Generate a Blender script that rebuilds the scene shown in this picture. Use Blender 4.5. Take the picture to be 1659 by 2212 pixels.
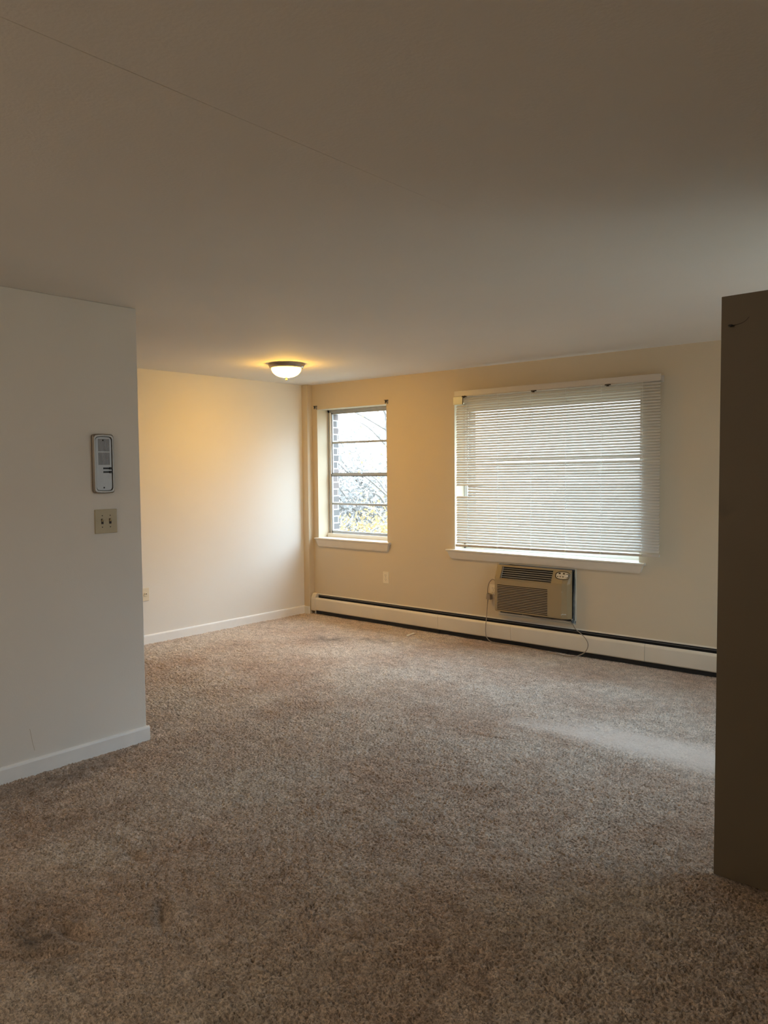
import bpy, math, random
import numpy as np
from mathutils import Vector, Matrix

for o in list(bpy.data.objects):
    bpy.data.objects.remove(o, do_unlink=True)
SC = bpy.context.scene
COL = SC.collection
rng = random.Random(7)

# ------------------------------------------------------------------ camera
cam_d = bpy.data.cameras.new('camera')
cam = bpy.data.objects.new('camera', cam_d)
COL.objects.link(cam)
F_PX, YAW, PITCH, ROLL = 1688.24, 0.70881, 0.053458, -0.0087503
cy, sy, cp, sp = math.cos(YAW), math.sin(YAW), math.cos(PITCH), math.sin(PITCH)
fw = Vector((-sy * cp, cy * cp, -sp))
rt = Vector((cy, sy, 0))
up = rt.cross(fw)
cr, sr = math.cos(ROLL), math.sin(ROLL)
r2 = rt * cr + up * sr
u2 = up * cr - rt * sr
m = Matrix((r2, u2, -fw)).transposed().to_4x4()
m.translation = Vector((0, 0, 1.47))
cam.matrix_world = m
cam_d.sensor_fit = 'HORIZONTAL'
cam_d.sensor_width = 36
cam_d.lens = F_PX / 1659 * 36
cam_d.clip_start = 0.02
SC.camera = cam

# ------------------------------------------------------------------ light and exposure
SKY = 13.0
LAMP = 125.0
FILL = 18.5
SC.view_settings.view_transform = 'Standard'
SC.view_settings.look = 'None'
SC.view_settings.gamma = 1
SC.view_settings.exposure = 0.22
SC.view_settings.use_curve_mapping = False
cyc = SC.cycles
cyc.use_denoising = True
cyc.use_adaptive_sampling = True
cyc.adaptive_threshold = 0.03
cyc.max_bounces = 8
cyc.diffuse_bounces = 6
cyc.transparent_max_bounces = 12
cyc.sample_clamp_indirect = 6

world = bpy.data.worlds.new('overcast_sky')
SC.world = world
world.use_nodes = True
wn = world.node_tree.nodes
wl = world.node_tree.links
bg = wn['Background']
tc = wn.new('ShaderNodeTexCoord')
sep = wn.new('ShaderNodeSeparateXYZ')
ramp = wn.new('ShaderNodeValToRGB')
mp = wn.new('ShaderNodeMapRange')
wl.new(tc.outputs['Generated'], sep.inputs[0])
wl.new(sep.outputs['Z'], mp.inputs['Value'])
mp.inputs['From Min'].default_value = -1
mp.inputs['From Max'].default_value = 1
wl.new(mp.outputs[0], ramp.inputs[0])
ramp.color_ramp.elements[0].position = 0.47
ramp.color_ramp.elements[0].color = (0.12, 0.115, 0.11, 1)
ramp.color_ramp.elements[1].position = 0.50
ramp.color_ramp.elements[1].color = (0.21, 0.23, 0.25, 1)
for _p, _c in ((0.57, (0.26, 0.29, 0.32)), (0.68, (0.67, 0.87, 1.09)), (1.0, (0.76, 0.97, 1.20))):
    ramp.color_ramp.elements.new(_p).color = (*_c, 1)
wl.new(ramp.outputs[0], bg.inputs['Color'])
bg.inputs['Strength'].default_value = SKY


def portal(name, loc, rot, sx, sz):
    d = bpy.data.lights.new(name, 'AREA')
    d.shape = 'RECTANGLE'
    d.size, d.size_y = sx, sz
    d.cycles.is_portal = True
    o = bpy.data.objects.new(name, d)
    o.location = loc
    o.rotation_euler = rot
    COL.objects.link(o)


portal('small_window_portal', (-5.265, 5.99, 1.44), (math.pi / 2, 0, math.pi), 0.95, 1.32)
portal('large_window_portal', (-3.18, 5.99, 1.41), (math.pi / 2, 0, math.pi), 1.70, 1.32)
portal('added_window_portal', (0.19, 4.125, 1.425), (math.pi / 2, 0, math.pi / 2), 1.45, 1.5)


# warm fill light added behind the camera, no lamp stands there
ld = bpy.data.lights.new('foreground_fill_light', 'POINT')
ld.energy = FILL
ld.color = (1.0, 0.82, 0.62)
ld.shadow_soft_size = 0.15
lo = bpy.data.objects.new('foreground_fill_light', ld)
lo.location = (-2.1, -0.9, 2.05)
COL.objects.link(lo)


# ------------------------------------------------------------------ helpers
class MB:
    def __init__(s):
        s.v, s.f, s.m = [], [], []

    def add(s, vs, fs, mi=0):
        n = len(s.v)
        s.v += [tuple(p) for p in vs]
        for f in fs:
            s.f.append(tuple(n + i for i in f))
            s.m.append(mi)
        return s

    def box(s, x0, x1, y0, y1, z0, z1, mi=0):
        v = [(x0, y0, z0), (x1, y0, z0), (x1, y1, z0), (x0, y1, z0),
             (x0, y0, z1), (x1, y0, z1), (x1, y1, z1), (x0, y1, z1)]
        return s.add(v, [(0, 3, 2, 1), (4, 5, 6, 7), (0, 1, 5, 4), (1, 2, 6, 5), (2, 3, 7, 6), (3, 0, 4, 7)], mi)

    def hexa(s, a, b, mi=0):
        """a, b: two quads (4 points each), joined"""
        return s.add(list(a) + list(b), [(3, 2, 1, 0), (4, 5, 6, 7), (0, 1, 5, 4), (1, 2, 6, 5), (2, 3, 7, 6), (3, 0, 4, 7)], mi)

    def prism(s, prof, fn, a0, a1, mi=0):
        """closed 2-D profile swept from a0 to a1; fn(p, q, a) -> xyz"""
        n = len(prof)
        v = [fn(p, q, a0) for p, q in prof] + [fn(p, q, a1) for p, q in prof]
        f = [(i, (i + 1) % n, n + (i + 1) % n, n + i) for i in range(n)]
        f += [tuple(range(n))[::-1], tuple(range(n, 2 * n))]
        return s.add(v, f, mi)

    def tube(s, pts, r, n=8, mi=0):
        pts = [Vector(p) for p in pts]
        rr = r if isinstance(r, (list, tuple)) else [r] * len(pts)
        vs, fs = [], []
        prev = None
        for i, p in enumerate(pts):
            t = (pts[min(i + 1, len(pts) - 1)] - pts[max(i - 1, 0)]).normalized()
            if prev is None:
                a = Vector((0, 0, 1)) if abs(t.z) < 0.9 else Vector((1, 0, 0))
                u = t.cross(a).normalized()
            else:
                u = (prev - t * prev.dot(t)).normalized()
            prev = u
            w = t.cross(u)
            for k in range(n):
                an = 2 * math.pi * k / n
                vs.append(p + (u * math.cos(an) + w * math.sin(an)) * rr[i])
        for i in range(len(pts) - 1):
            for k in range(n):
                fs.append((i * n + k, i * n + (k + 1) % n, (i + 1) * n + (k + 1) % n, (i + 1) * n + k))
        fs.append(tuple(range(n))[::-1])
        fs.append(tuple((len(pts) - 1) * n + k for k in range(n)))
        return s.add(vs, fs, mi)

    def lathe(s, prof, c, n=48, mi=0, axis='z'):
        vs, fs = [], []
        for r, h in prof:
            for k in range(n):
                a = 2 * math.pi * k / n
                p = (r * math.cos(a), r * math.sin(a), h)
                if axis == 'y':
                    p = (p[0], h, p[1])
                elif axis == 'x':
                    p = (h, p[0], p[1])
                vs.append((c[0] + p[0], c[1] + p[1], c[2] + p[2]))
        for i in range(len(prof) - 1):
            for k in range(n):
                fs.append((i * n + k, i * n + (k + 1) % n, (i + 1) * n + (k + 1) % n, (i + 1) * n + k))
        fs.append(tuple(range(n))[::-1])
        fs.append(tuple((len(prof) - 1) * n + k for k in range(n)))
        return s.add(vs, fs, mi)

    def build(s, name, mat, parent=None, smooth=False, bevel=0, seg=2, fix=True):
        me = bpy.data.meshes.new(name)
        me.from_pydata(s.v, [], s.f)
        mats = mat if isinstance(mat, (list, tuple)) else [mat]
        for q in mats:
            me.materials.append(q)
        if len(mats) > 1:
            me.polygons.foreach_set('material_index', s.m)
        if fix:
            import bmesh
            b = bmesh.new()
            b.from_mesh(me)
            bmesh.ops.recalc_face_normals(b, faces=b.faces)
            b.to_mesh(me)
            b.free()
        if smooth:
            me.polygons.foreach_set('use_smooth', [True] * len(me.polygons))
        o = bpy.data.objects.new(name, me)
        COL.objects.link(o)
        if parent is not None:
            o.parent = parent
            o.matrix_parent_inverse = Matrix.Translation(-parent.location)
        if bevel:
            md = o.modifiers.new('edge', 'BEVEL')
            md.width = bevel
            md.segments = seg
            md.limit_method = 'ANGLE'
            md.angle_limit = math.radians(40)
        return o


def tag(o, label=None, cat=None, group=None, kind=None):
    if label: o['label'] = label
    if cat: o['category'] = cat
    if group: o['group'] = group
    if kind: o['kind'] = kind
    return o


def empty(name, loc, **k):
    o = bpy.data.objects.new(name, None)
    o.empty_display_size = 0.05
    o.location = loc
    COL.objects.link(o)
    return tag(o, **k)


def catmull(pts, k=8):
    P = [Vector(p) for p in pts]
    P = [P[0] * 2 - P[1]] + P + [P[-1] * 2 - P[-2]]
    out = []
    for i in range(1, len(P) - 2):
        a, b, c, d = P[i - 1:i + 3]
        for j in range(k):
            t = j / k
            out.append(0.5 * (2 * b + (c - a) * t + (2 * a - 5 * b + 4 * c - d) * t * t + (3 * b - a - 3 * c + d) * t ** 3))
    out.append(P[-2])
    return out


# ------------------------------------------------------------------ materials
def mat(name, col, rough=0.6, metal=0.0, var=0.0, vscale=3.0, bump=0.0, bscale=200.0, spec=0.5, trans=None):
    mt = bpy.data.materials.new(name)
    mt.use_nodes = True
    nt = mt.node_tree
    b = nt.nodes['Principled BSDF']
    b.inputs['Base Color'].default_value = (*col, 1)
    b.inputs['Roughness'].default_value = rough
    b.inputs['Metallic'].default_value = metal
    b.inputs['Specular IOR Level'].default_value = spec
    tcn = nt.nodes.new('ShaderNodeTexCoord')
    if var:
        nz = nt.nodes.new('ShaderNodeTexNoise')
        nz.inputs['Scale'].default_value = vscale
        nz.inputs['Detail'].default_value = 5
        rp = nt.nodes.new('ShaderNodeValToRGB')
        e = rp.color_ramp.elements
        e[0].position, e[1].position = 0.3, 0.7
        e[0].color = tuple(c * (1 - var) for c in col) + (1,)
        e[1].color = tuple(min(1, c * (1 + var)) for c in col) + (1,)
        nt.links.new(tcn.outputs['Object'], nz.inputs['Vector'])
        nt.links.new(nz.outputs['Fac'], rp.inputs[0])
        nt.links.new(rp.outputs[0], b.inputs['Base Color'])
    if bump:
        nb = nt.nodes.new('ShaderNodeTexNoise')
        nb.inputs['Scale'].default_value = bscale
        nb.inputs['Detail'].default_value = 3
        bp = nt.nodes.new('ShaderNodeBump')
        bp.inputs['Strength'].default_value = bump
        bp.inputs['Distance'].default_value = 0.002
        nt.links.new(tcn.outputs['Object'], nb.inputs['Vector'])
        nt.links.new(nb.outputs['Fac'], bp.inputs['Height'])
        nt.links.new(bp.outputs[0], b.inputs['Normal'])
    if trans:
        tr = nt.nodes.new('ShaderNodeBsdfTranslucent')
        tr.inputs['Color'].default_value = (*trans[1], 1)
        mx = nt.nodes.new('ShaderNodeMixShader')
        mx.inputs[0].default_value = trans[0]
        nt.links.new(b.outputs[0], mx.inputs[1])
        nt.links.new(tr.outputs[0], mx.inputs[2])
        nt.links.new(mx.outputs[0], nt.nodes['Material Output'].inputs[0])
    return mt


def glass_mat():
    mt = bpy.data.materials.new('window_glass')
    mt.use_nodes = True
    nt = mt.node_tree
    nt.nodes.remove(nt.nodes['Principled BSDF'])
    tr = nt.nodes.new('ShaderNodeBsdfTransparent')
    tr.inputs[0].default_value = (0.93, 0.95, 0.94, 1)
    gl = nt.nodes.new('ShaderNodeBsdfGlossy')
    gl.inputs['Roughness'].default_value = 0.02
    fr = nt.nodes.new('ShaderNodeFresnel')
    fr.inputs[0].default_value = 1.45
    mx = nt.nodes.new('ShaderNodeMixShader')
    ge = nt.nodes.new('ShaderNodeNewGeometry')
    iv = nt.nodes.new('ShaderNodeMath'); iv.operation = 'SUBTRACT'; iv.inputs[0].default_value = 1
    mu = nt.nodes.new('ShaderNodeMath'); mu.operation = 'MULTIPLY'
    nt.links.new(ge.outputs['Backfacing'], iv.inputs[1])
    nt.links.new(fr.outputs[0], mu.inputs[0])
    nt.links.new(iv.outputs[0], mu.inputs[1])
    nt.links.new(mu.outputs[0], mx.inputs[0])
    nt.links.new(tr.outputs[0], mx.inputs[1])
    nt.links.new(gl.outputs[0], mx.inputs[2])
    nt.links.new(mx.outputs[0], nt.nodes['Material Output'].inputs[0])
    return mt


def brick_mat():
    mt = bpy.data.materials.new('red_brick')
    mt.use_nodes = True
    nt = mt.node_tree
    b = nt.nodes['Principled BSDF']
    tcn = nt.nodes.new('ShaderNodeTexCoord')
    sp_ = nt.nodes.new('ShaderNodeSeparateXYZ')
    ad = nt.nodes.new('ShaderNodeMath')
    cb = nt.nodes.new('ShaderNodeCombineXYZ')
    br = nt.nodes.new('ShaderNodeTexBrick')
    nt.links.new(tcn.outputs['Object'], sp_.inputs[0])
    nt.links.new(sp_.outputs['X'], ad.inputs[0])
    nt.links.new(sp_.outputs['Y'], ad.inputs[1])
    nt.links.new(ad.outputs[0], cb.inputs['X'])
    nt.links.new(sp_.outputs['Z'], cb.inputs['Y'])
    nt.links.new(cb.outputs[0], br.inputs['Vector'])
    br.inputs['Scale'].default_value = 1
    br.inputs['Brick Width'].default_value = 0.21
    br.inputs['Row Height'].default_value = 0.071
    br.inputs['Mortar Size'].default_value = 0.006
    br.inputs['Color1'].default_value = (0.22, 0.17, 0.155, 1)
    br.inputs['Color2'].default_value = (0.15, 0.14, 0.135, 1)
    br.inputs['Mortar'].default_value = (0.62, 0.6, 0.56, 1)
    nt.links.new(br.outputs['Color'], b.inputs['Base Color'])
    b.inputs['Roughness'].default_value = 0.9
    return mt


def lamp_mat():
    mt = bpy.data.materials.new('frosted_lit_glass')
    mt.use_nodes = True
    nt = mt.node_tree
    b = nt.nodes['Principled BSDF']
    b.inputs['Base Color'].default_value = (0.9, 0.82, 0.6, 1)
    b.inputs['Roughness'].default_value = 0.4
    tcn = nt.nodes.new('ShaderNodeTexCoord')
    s_ = nt.nodes.new('ShaderNodeSeparateXYZ')
    nt.links.new(tcn.outputs['Object'], s_.inputs[0])
    mr = nt.nodes.new('ShaderNodeMapRange')
    mr.inputs['From Min'].default_value = 2.235
    mr.inputs['From Max'].default_value = 2.312
    mr.inputs['To Min'].default_value = LAMP * 1.15
    mr.inputs['To Max'].default_value = LAMP * 0.12
    nt.links.new(s_.outputs['Z'], mr.inputs['Value'])
    nt.links.new(mr.outputs[0], b.inputs['Emission Strength'])
    b.inputs['Emission Color'].default_value = (1.0, 0.52, 0.05, 1)
    return mt


M = {}
M['wall'] = mat('cream_wall_paint', (0.78, 0.755, 0.705), 0.7, var=0.02, vscale=1.2, bump=0.25, bscale=160, spec=0.3)
M['wall_lamp_toned'] = mat('lamp_toned_wall_paint', (0.63, 0.54, 0.40), 0.7, var=0.02, vscale=1.2, bump=0.25, bscale=160, spec=0.3)  # same wall paint, with lamp warmth and dimness put into the colour
M['ceiling'] = mat('ceiling_paint', (0.76, 0.74, 0.70), 0.8, var=0.025, vscale=0.9, bump=0.3, bscale=90, spec=0.2)
M['trim'] = mat('white_trim_paint', (0.86, 0.855, 0.84), 0.45, var=0.03, vscale=8, bump=0.1, bscale=40)
M['sillp'] = mat('cream_sill_paint', (0.70, 0.64, 0.54), 0.45, var=0.03, vscale=8, bump=0.1, bscale=40)
M['jamb'] = mat('white_jamb_paint', (0.84, 0.84, 0.81), 0.5, var=0.03, vscale=5, bump=0.1, bscale=50)
M['alu'] = mat('aluminium_frame', (0.45, 0.46, 0.47), 0.42, metal=0.7, var=0.08, vscale=20)
M['rail'] = mat('white_window_track', (0.85, 0.85, 0.83), 0.4)
M['dark'] = mat('dark_gasket', (0.03, 0.03, 0.032), 0.6, var=0.2, vscale=30)
M['glass'] = glass_mat()
M['brick'] = brick_mat()
M['slat'] = mat('ivory_blind_slat', (0.75, 0.72, 0.665), 0.45, var=0.015, vscale=6, trans=(0.17, (0.90, 0.86, 0.79)))
M['blind'] = mat('ivory_blind_rail', (0.60, 0.55, 0.48), 0.4, var=0.02, vscale=10)
M['cordw'] = mat('white_ladder_cord', (0.85, 0.83, 0.78), 0.8, trans=(0.6, (0.9, 0.9, 0.88)))
M['clear'] = mat('clear_plastic', (0.75, 0.72, 0.62), 0.25, trans=(0.55, (0.85, 0.8, 0.65)))
M['heater'] = mat('cream_enamel_heater', (0.72, 0.66, 0.55), 0.4, var=0.04, vscale=4, bump=0.06, bscale=60)
M['black'] = mat('black_void_metal', (0.012, 0.012, 0.013), 0.5, var=0.2, vscale=20)
M['steel'] = mat('galvanised_fin', (0.25, 0.25, 0.25), 0.4, metal=0.8)
M['ac'] = mat('beige_air_conditioner_plastic', (0.34, 0.25, 0.13), 0.42, var=0.02, vscale=14, bump=0.05)
M['ac2'] = mat('brown_grille_plastic', (0.38, 0.29, 0.19), 0.45)
M['chrome'] = mat('silver_plastic', (0.62, 0.62, 0.6), 0.3, metal=0.6)
M['knob'] = mat('pale_grey_knob', (0.68, 0.68, 0.64), 0.35)
M['foam'] = mat('grey_foam_seal', (0.10, 0.11, 0.11), 0.8, var=0.3, vscale=25)
M['sleeve'] = mat('cream_wall_sleeve', (0.6, 0.56, 0.46), 0.5)
M['cord'] = mat('tan_power_cord', (0.30, 0.24, 0.18), 0.5)
M['almond'] = mat('almond_plastic', (0.46, 0.39, 0.24), 0.4, var=0.03, vscale=20)
M['outlet'] = mat('ivory_outlet_plastic', (0.78, 0.70, 0.54), 0.4, var=0.03, vscale=20)
M['slot'] = mat('dark_slot', (0.03, 0.02, 0.015), 0.6)
M['intercom'] = mat('brushed_aluminium_plate', (0.36, 0.355, 0.345), 0.4, metal=0.35, var=0.04, vscale=30)
M['bezel'] = mat('silver_bezel', (0.27, 0.24, 0.205), 0.35, metal=0.5, var=0.04, vscale=20)
M['nickel'] = mat('brushed_nickel', (0.42, 0.36, 0.31), 0.28, metal=0.95)
M['brass'] = mat('aged_brass', (0.45, 0.33, 0.15), 0.35, metal=0.9)
M['lampglass'] = lamp_mat()
M['door'] = mat('taupe_door_paint', (0.17, 0.135, 0.09), 0.55, var=0.03, vscale=3, bump=0.1, bscale=60)
M['paper'] = mat('white_paper', (0.85, 0.85, 0.82), 0.7)
M['leafy'] = mat('yellow_autumn_leaf', (0.34, 0.22, 0.09), 0.7, var=0.4, vscale=2, trans=(0.3, (0.36, 0.24, 0.1)))
M['leafg'] = mat('grey_green_leaf', (0.30, 0.275, 0.26), 0.7, var=0.4, vscale=2, trans=(0.3, (0.2, 0.18, 0.15)))
M['bark'] = mat('grey_bark', (0.24, 0.21, 0.19), 0.9, var=0.3, vscale=10)
M['grass'] = mat('dull_lawn', (0.16, 0.15, 0.11), 0.95, var=0.3, vscale=0.8)
M['roof'] = mat('brown_shingle', (0.07, 0.05, 0.038), 0.9, var=0.3, vscale=6)
M['siding'] = mat('white_siding', (0.35, 0.35, 0.34), 0.7, var=0.05)

# ceiling seam: a taped drywall joint and its hairline crack
nt = M['ceiling'].node_tree

# ------------------------------------------------------------------ dimensions
H = 2.345
XL, XN, XR, YB = -5.88, -3.76, -0.06, 5.645
SW = (-5.727, -4.800, 0.785, 2.092)      # small window opening
BW = (-4.015, -2.338, 0.765, 2.050)      # big window opening
AC = (-3.550, -2.846, 0.236, 0.677)      # sleeve opening
RW = (3.45, 4.80, 0.70, 2.15)            # added side window in the right wall, unseen, for fill


def holed(name, us, vs, holes, fn, d0, d1, mtl, **k):
    """wall slab with rectangular holes; fn(u, v, d) -> xyz"""
    us = sorted(set(us + [h[i] for h in holes for i in (0, 1)]))
    vs = sorted(set(vs + [h[i] for h in holes for i in (2, 3)]))
    solid = {}
    for i in range(len(us) - 1):
        for j in range(len(vs) - 1):
            u, v = (us[i] + us[i + 1]) / 2, (vs[j] + vs[j + 1]) / 2
            solid[i, j] = not any(h[0] < u < h[1] and h[2] < v < h[3] for h in holes)
    b = MB()
    for (i, j), s in solid.items():
        if not s: continue
        u0, u1, v0, v1 = us[i], us[i + 1], vs[j], vs[j + 1]
        for d in (d0, d1):
            b.add([fn(u0, v0, d), fn(u1, v0, d), fn(u1, v1, d), fn(u0, v1, d)], [(0, 1, 2, 3)])
        for (di, dj, a, c) in ((-1, 0, (u0, v0), (u0, v1)), (1, 0, (u1, v0), (u1, v1)), (0, -1, (u0, v0), (u1, v0)), (0, 1, (u0, v1), (u1, v1))):
            if not solid.get((i + di, j + dj), False):
                b.add([fn(*a, d0), fn(*c, d0), fn(*c, d1), fn(*a, d1)], [(0, 1, 2, 3)])
    import bmesh
    o = b.build(name, mtl, fix=False)
    bm = bmesh.new()
    bm.from_mesh(o.data)
    bmesh.ops.remove_doubles(bm, verts=bm.verts, dist=1e-5)
    bmesh.ops.recalc_face_normals(bm, faces=bm.faces)
    bm.to_mesh(o.data)
    bm.free()
    return tag(o, **k)


# ------------------------------------------------------------------ room shell
fxz = lambda u, v, d: (u, d, v)
fyz = lambda u, v, d: (d, u, v)
holed('wall_back', [-6.05, 0.14], [-0.1, H + .1], [(SW[0], SW[1], SW[2] - .018, SW[3]), (BW[0], BW[1], BW[2] - .018, BW[3]), AC], fxz, YB, 5.835, M['wall_lamp_toned'], kind='structure')
holed('wall_outer', [-6.05, 0.14], [-3.0, H + .6],
      [(-5.705, -4.82, 0.80, 2.07), (-3.985, -2.368, 0.78, 2.03), AC], fxz, 5.84, 5.93, M['brick'], kind='structure')
b = MB(); b.box(XL - .15, XL, -1.6, YB, -0.1, H + .1); b.build('wall_left', M['wall']); bpy.data.objects['wall_left']['kind'] = 'structure'
o = MB().box(XN - .12, XN, -1.6, 2.358, -0.05, H).build('wall_near', M['wall'], bevel=0.004); o['kind'] = 'structure'
holed('wall_right', [1.98, YB], [-0.1, H + .1], [RW, (2.03, 2.87, -0.09, 2.085)], fyz, XR, XR + .2, M['wall'], kind='structure')
o = MB().box(XR + .2, 1.15, 1.98, 2.02, -0.1, H).build('wall_hall', M['wall']); o['kind'] = 'structure'
o = MB().box(XR + .2, 1.15, 2.95, 3.05, -0.1, H + .1).build('wall_closet', M['wall']); o['kind'] = 'structure'
o = MB().box(1.15, 1.30, -1.6, 3.05, -0.1, H + .1).build('wall_east', M['wall']); o['kind'] = 'structure'
o = MB().box(XL - .15, 1.30, -1.75, -1.6, -0.1, H + .1).build('wall_front', M['wall']); o['kind'] = 'structure'

# ceiling with a faint taped seam ridge (real relief in the board)
b = MB()
xs = [-6.03, -1.60, -1.575, -1.560, -1.558, -1.55, -1.52, 1.30]
dz = [0, 0, -0.0022, -0.0026, -0.0002, 0, 0, 0]
ys = [-1.75, 0.3, 1.0, 1.9, 2.3, 5.84]
amp = [.25, .25, .35, 0.28, 0.05, 0.0]
n = len(xs)
vv = [(x, y, H + dz[i] * amp[j]) for j, y in enumerate(ys) for i, x in enumerate(xs)]
ff = [(j * n + i, j * n + i + 1, (j + 1) * n + i + 1, (j + 1) * n + i) for j in range(len(ys) - 1) for i in range(n - 1)]
b.add(vv, ff)
b.box(-6.03, 1.30, -1.75, 5.84, H + .03, H + .15)
b.build('ceiling', M['ceiling'], fix=False)['kind'] = 'structure'


# ------------------------------------------------------------------ carpet
def perlin(x, y, seed):
    r = np.random.RandomState(seed)
    perm = r.permutation(512).astype(np.int32)
    ang = r.rand(512).astype(np.float32) * 6.2832
    gx, gy = np.cos(ang), np.sin(ang)
    xi, yi = np.floor(x).astype(np.int32), np.floor(y).astype(np.int32)
    xf, yf = (x - xi).astype(np.float32), (y - yi).astype(np.float32)
    u, v = xf * xf * xf * (xf * (xf * 6 - 15) + 10), yf * yf * yf * (yf * (yf * 6 - 15) + 10)

    def g(ix, iy, dx, dy):
        h = perm[(perm[ix & 511] + iy) & 511]
        return gx[h] * dx + gy[h] * dy
    a = g(xi, yi, xf, yf)
    b_ = g(xi + 1, yi, xf - 1, yf)
    c = g(xi, yi + 1, xf, yf - 1)
    d = g(xi + 1, yi + 1, xf - 1, yf - 1)
    return (a + u * (b_ - a)) * (1 - v) + (c + u * (d - c)) * v


def axis(*seg):
    out = []
    for a, b_, st in seg:
        k = max(1, int(round((b_ - a) / st)))
        out += list(np.linspace(a, b_, k, endpoint=False))
    out.append(seg[-1][1])
    return np.array(out, np.float32)


gx_ = axis((XL - .1, -5.0, 0.010), (-5.0, -3.8, 0.007), (-3.8, -0.35, 0.0040), (-0.35, 1.25, 0.05))
gy_ = axis((-1.7, 0.75, 0.06), (0.75, 3.4, 0.0040), (3.4, 5.66, 0.0055))
X, Y = np.meshgrid(gx_, gy_)
X = X.ravel(); Y = Y.ravel()
wx = perlin(X * 30, Y * 30, 11) * 0.012
wy = perlin(X * 30, Y * 30, 12) * 0.012
t1 = perlin((X + wx) * 76, (Y + wy) * 76, 1)
t2 = perlin((X + wx) * 125, (Y + wy) * 125, 2)
t3 = perlin(X * 24, Y * 24, 3)
big = perlin(X * 2.2, Y * 2.2, 4) + 0.5 * perlin(X * 5.1 + 3, Y * 5.1, 5)
mid = perlin(X * 9, Y * 9, 6)
tuft = 1 - np.abs(t1) * 2.6                      # ridged worms of pile


def blob(cx, cy, ax, ay, rot=0.0, p=2.0):
    c, s = math.cos(rot), math.sin(rot)
    u = ((X - cx) * c + (Y - cy) * s) / ax
    v = (-(X - cx) * s + (Y - cy) * c) / ay
    return np.exp(-(np.abs(u) ** p + np.abs(v) ** p))


flat = blob(-1.30, 3.99, 0.78, 0.185, -0.06, 3.5) + 0.5 * blob(-2.15, 3.93, 0.35, 0.10, 0.1)  # flatter, paler patch of pile
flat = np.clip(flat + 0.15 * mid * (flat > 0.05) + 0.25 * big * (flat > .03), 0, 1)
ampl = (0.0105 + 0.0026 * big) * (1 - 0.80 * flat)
Z = ampl * (tuft - 0.6) + 0.0040 * t2 * (1 - .7 * flat) + 0.0040 * t3 * (1 - .5 * flat) + 0.0020 * mid + 0.003 * big
for (cx, cyy, ax, ay, rot, dep) in ((-1.97, 2.945, 0.10, 0.03, 0.9, .011), (-2.06, 2.90, 0.07, 0.022, 0.5, .008), (-2.22, 1.434, 0.09, 0.022, -0.6, .012),
                                    (-2.34, 1.19, 0.07, 0.03, 0.2, .013), (-2.31, 1.07, 0.12, 0.02, 0.9, .008), (-2.64, 1.59, 0.05, 0.03, 0, .008),
                                    (-2.80, 1.34, 0.16, 0.012, 0.8, .008), (-2.52, 1.62, 0.012, 0.02, 0, .009), (-2.33, 3.06, 0.13, 0.02, 0.3, .004),
                                    (-1.62, 1.25, .05, .04, 0.3, .008), (-2.33, 3.60, 0.14, 0.018, 0.2, .007), (-4.3, 4.3, .12, .03, 0.7, .005)):
    e = blob(cx, cyy, ax, ay, rot)
    Z -= dep * 2.0 * e * (0.6 + 0.8 * (t3 + 0.5))
    Z += dep * 0.7 * blob(cx, cyy, ax * 1.5, ay * 2.2, rot) * (1 - e)
Z -= 0.004
# amounts: paler patch, soiled spots plus a darker strip by the near baseboard
soil_and_dark = 0.9 * blob(-4.80, 4.80, 0.20, 0.13, 0.7) + 0.8 * blob(-4.42, 5.03, 0.17, 0.06, 0.2) + 0.35 * blob(-5.2, 4.2, .1, .1) + .22 * blob(-3.1, 1.7, .5, .12, 1.3) + .5 * blob(-3.62, 1.72, .10, .42, 0.0, 3.0) + .75 * blob(-2.42, 1.12, .22, .10, -0.2) + .5 * blob(-1.62, 1.25, .09, .06) + .3 * blob(-2.25, 1.43, .10, .04, -.5)
soil_and_dark = np.clip(soil_and_dark * (0.75 + 1.2 * mid + 0.8 * t3), 0, 1)
nx, ny = len(gx_), len(gy_)
idx = np.arange(nx * ny, dtype=np.int32).reshape(ny, nx)
quads = np.stack([idx[:-1, :-1], idx[:-1, 1:], idx[1:, 1:], idx[1:, :-1]], -1).reshape(-1, 4)
me = bpy.data.meshes.new('floor')
me.vertices.add(nx * ny)
me.vertices.foreach_set('co', np.stack([X, Y, Z], 1).astype(np.float32).ravel())
nq = len(quads)
me.loops.add(nq * 4)
me.loops.foreach_set('vertex_index', quads.ravel())
me.polygons.add(nq)
me.polygons.foreach_set('loop_start', np.arange(0, nq * 4, 4, dtype=np.int32))
me.polygons.foreach_set('use_smooth', np.ones(nq, bool))
me.update()
for nm, arr in (('pale_patch', flat), ('soil_and_dark', soil_and_dark)):
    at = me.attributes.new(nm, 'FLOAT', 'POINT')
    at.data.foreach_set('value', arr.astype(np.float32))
cm = bpy.data.materials.new('taupe_pile_carpet')
cm.use_nodes = True
nt = cm.node_tree
N, L = nt.nodes, nt.links
pb = N['Principled BSDF']
pb.inputs['Roughness'].default_value = 0.95
pb.inputs['Specular IOR Level'].default_value = 0.1
pb.inputs['Sheen Weight'].default_value = 0.25
pb.inputs['Sheen Roughness'].default_value = 0.5
tcn = N.new('ShaderNodeTexCoord')


def noise(sc, det=4, rough=0.6):
    z = N.new('ShaderNodeTexNoise')
    z.inputs['Scale'].default_value = sc
    z.inputs['Detail'].default_value = det
    z.inputs['Roughness'].default_value = rough
    L.new(tcn.outputs['Object'], z.inputs['Vector'])
    return z.outputs['Fac']


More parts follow.
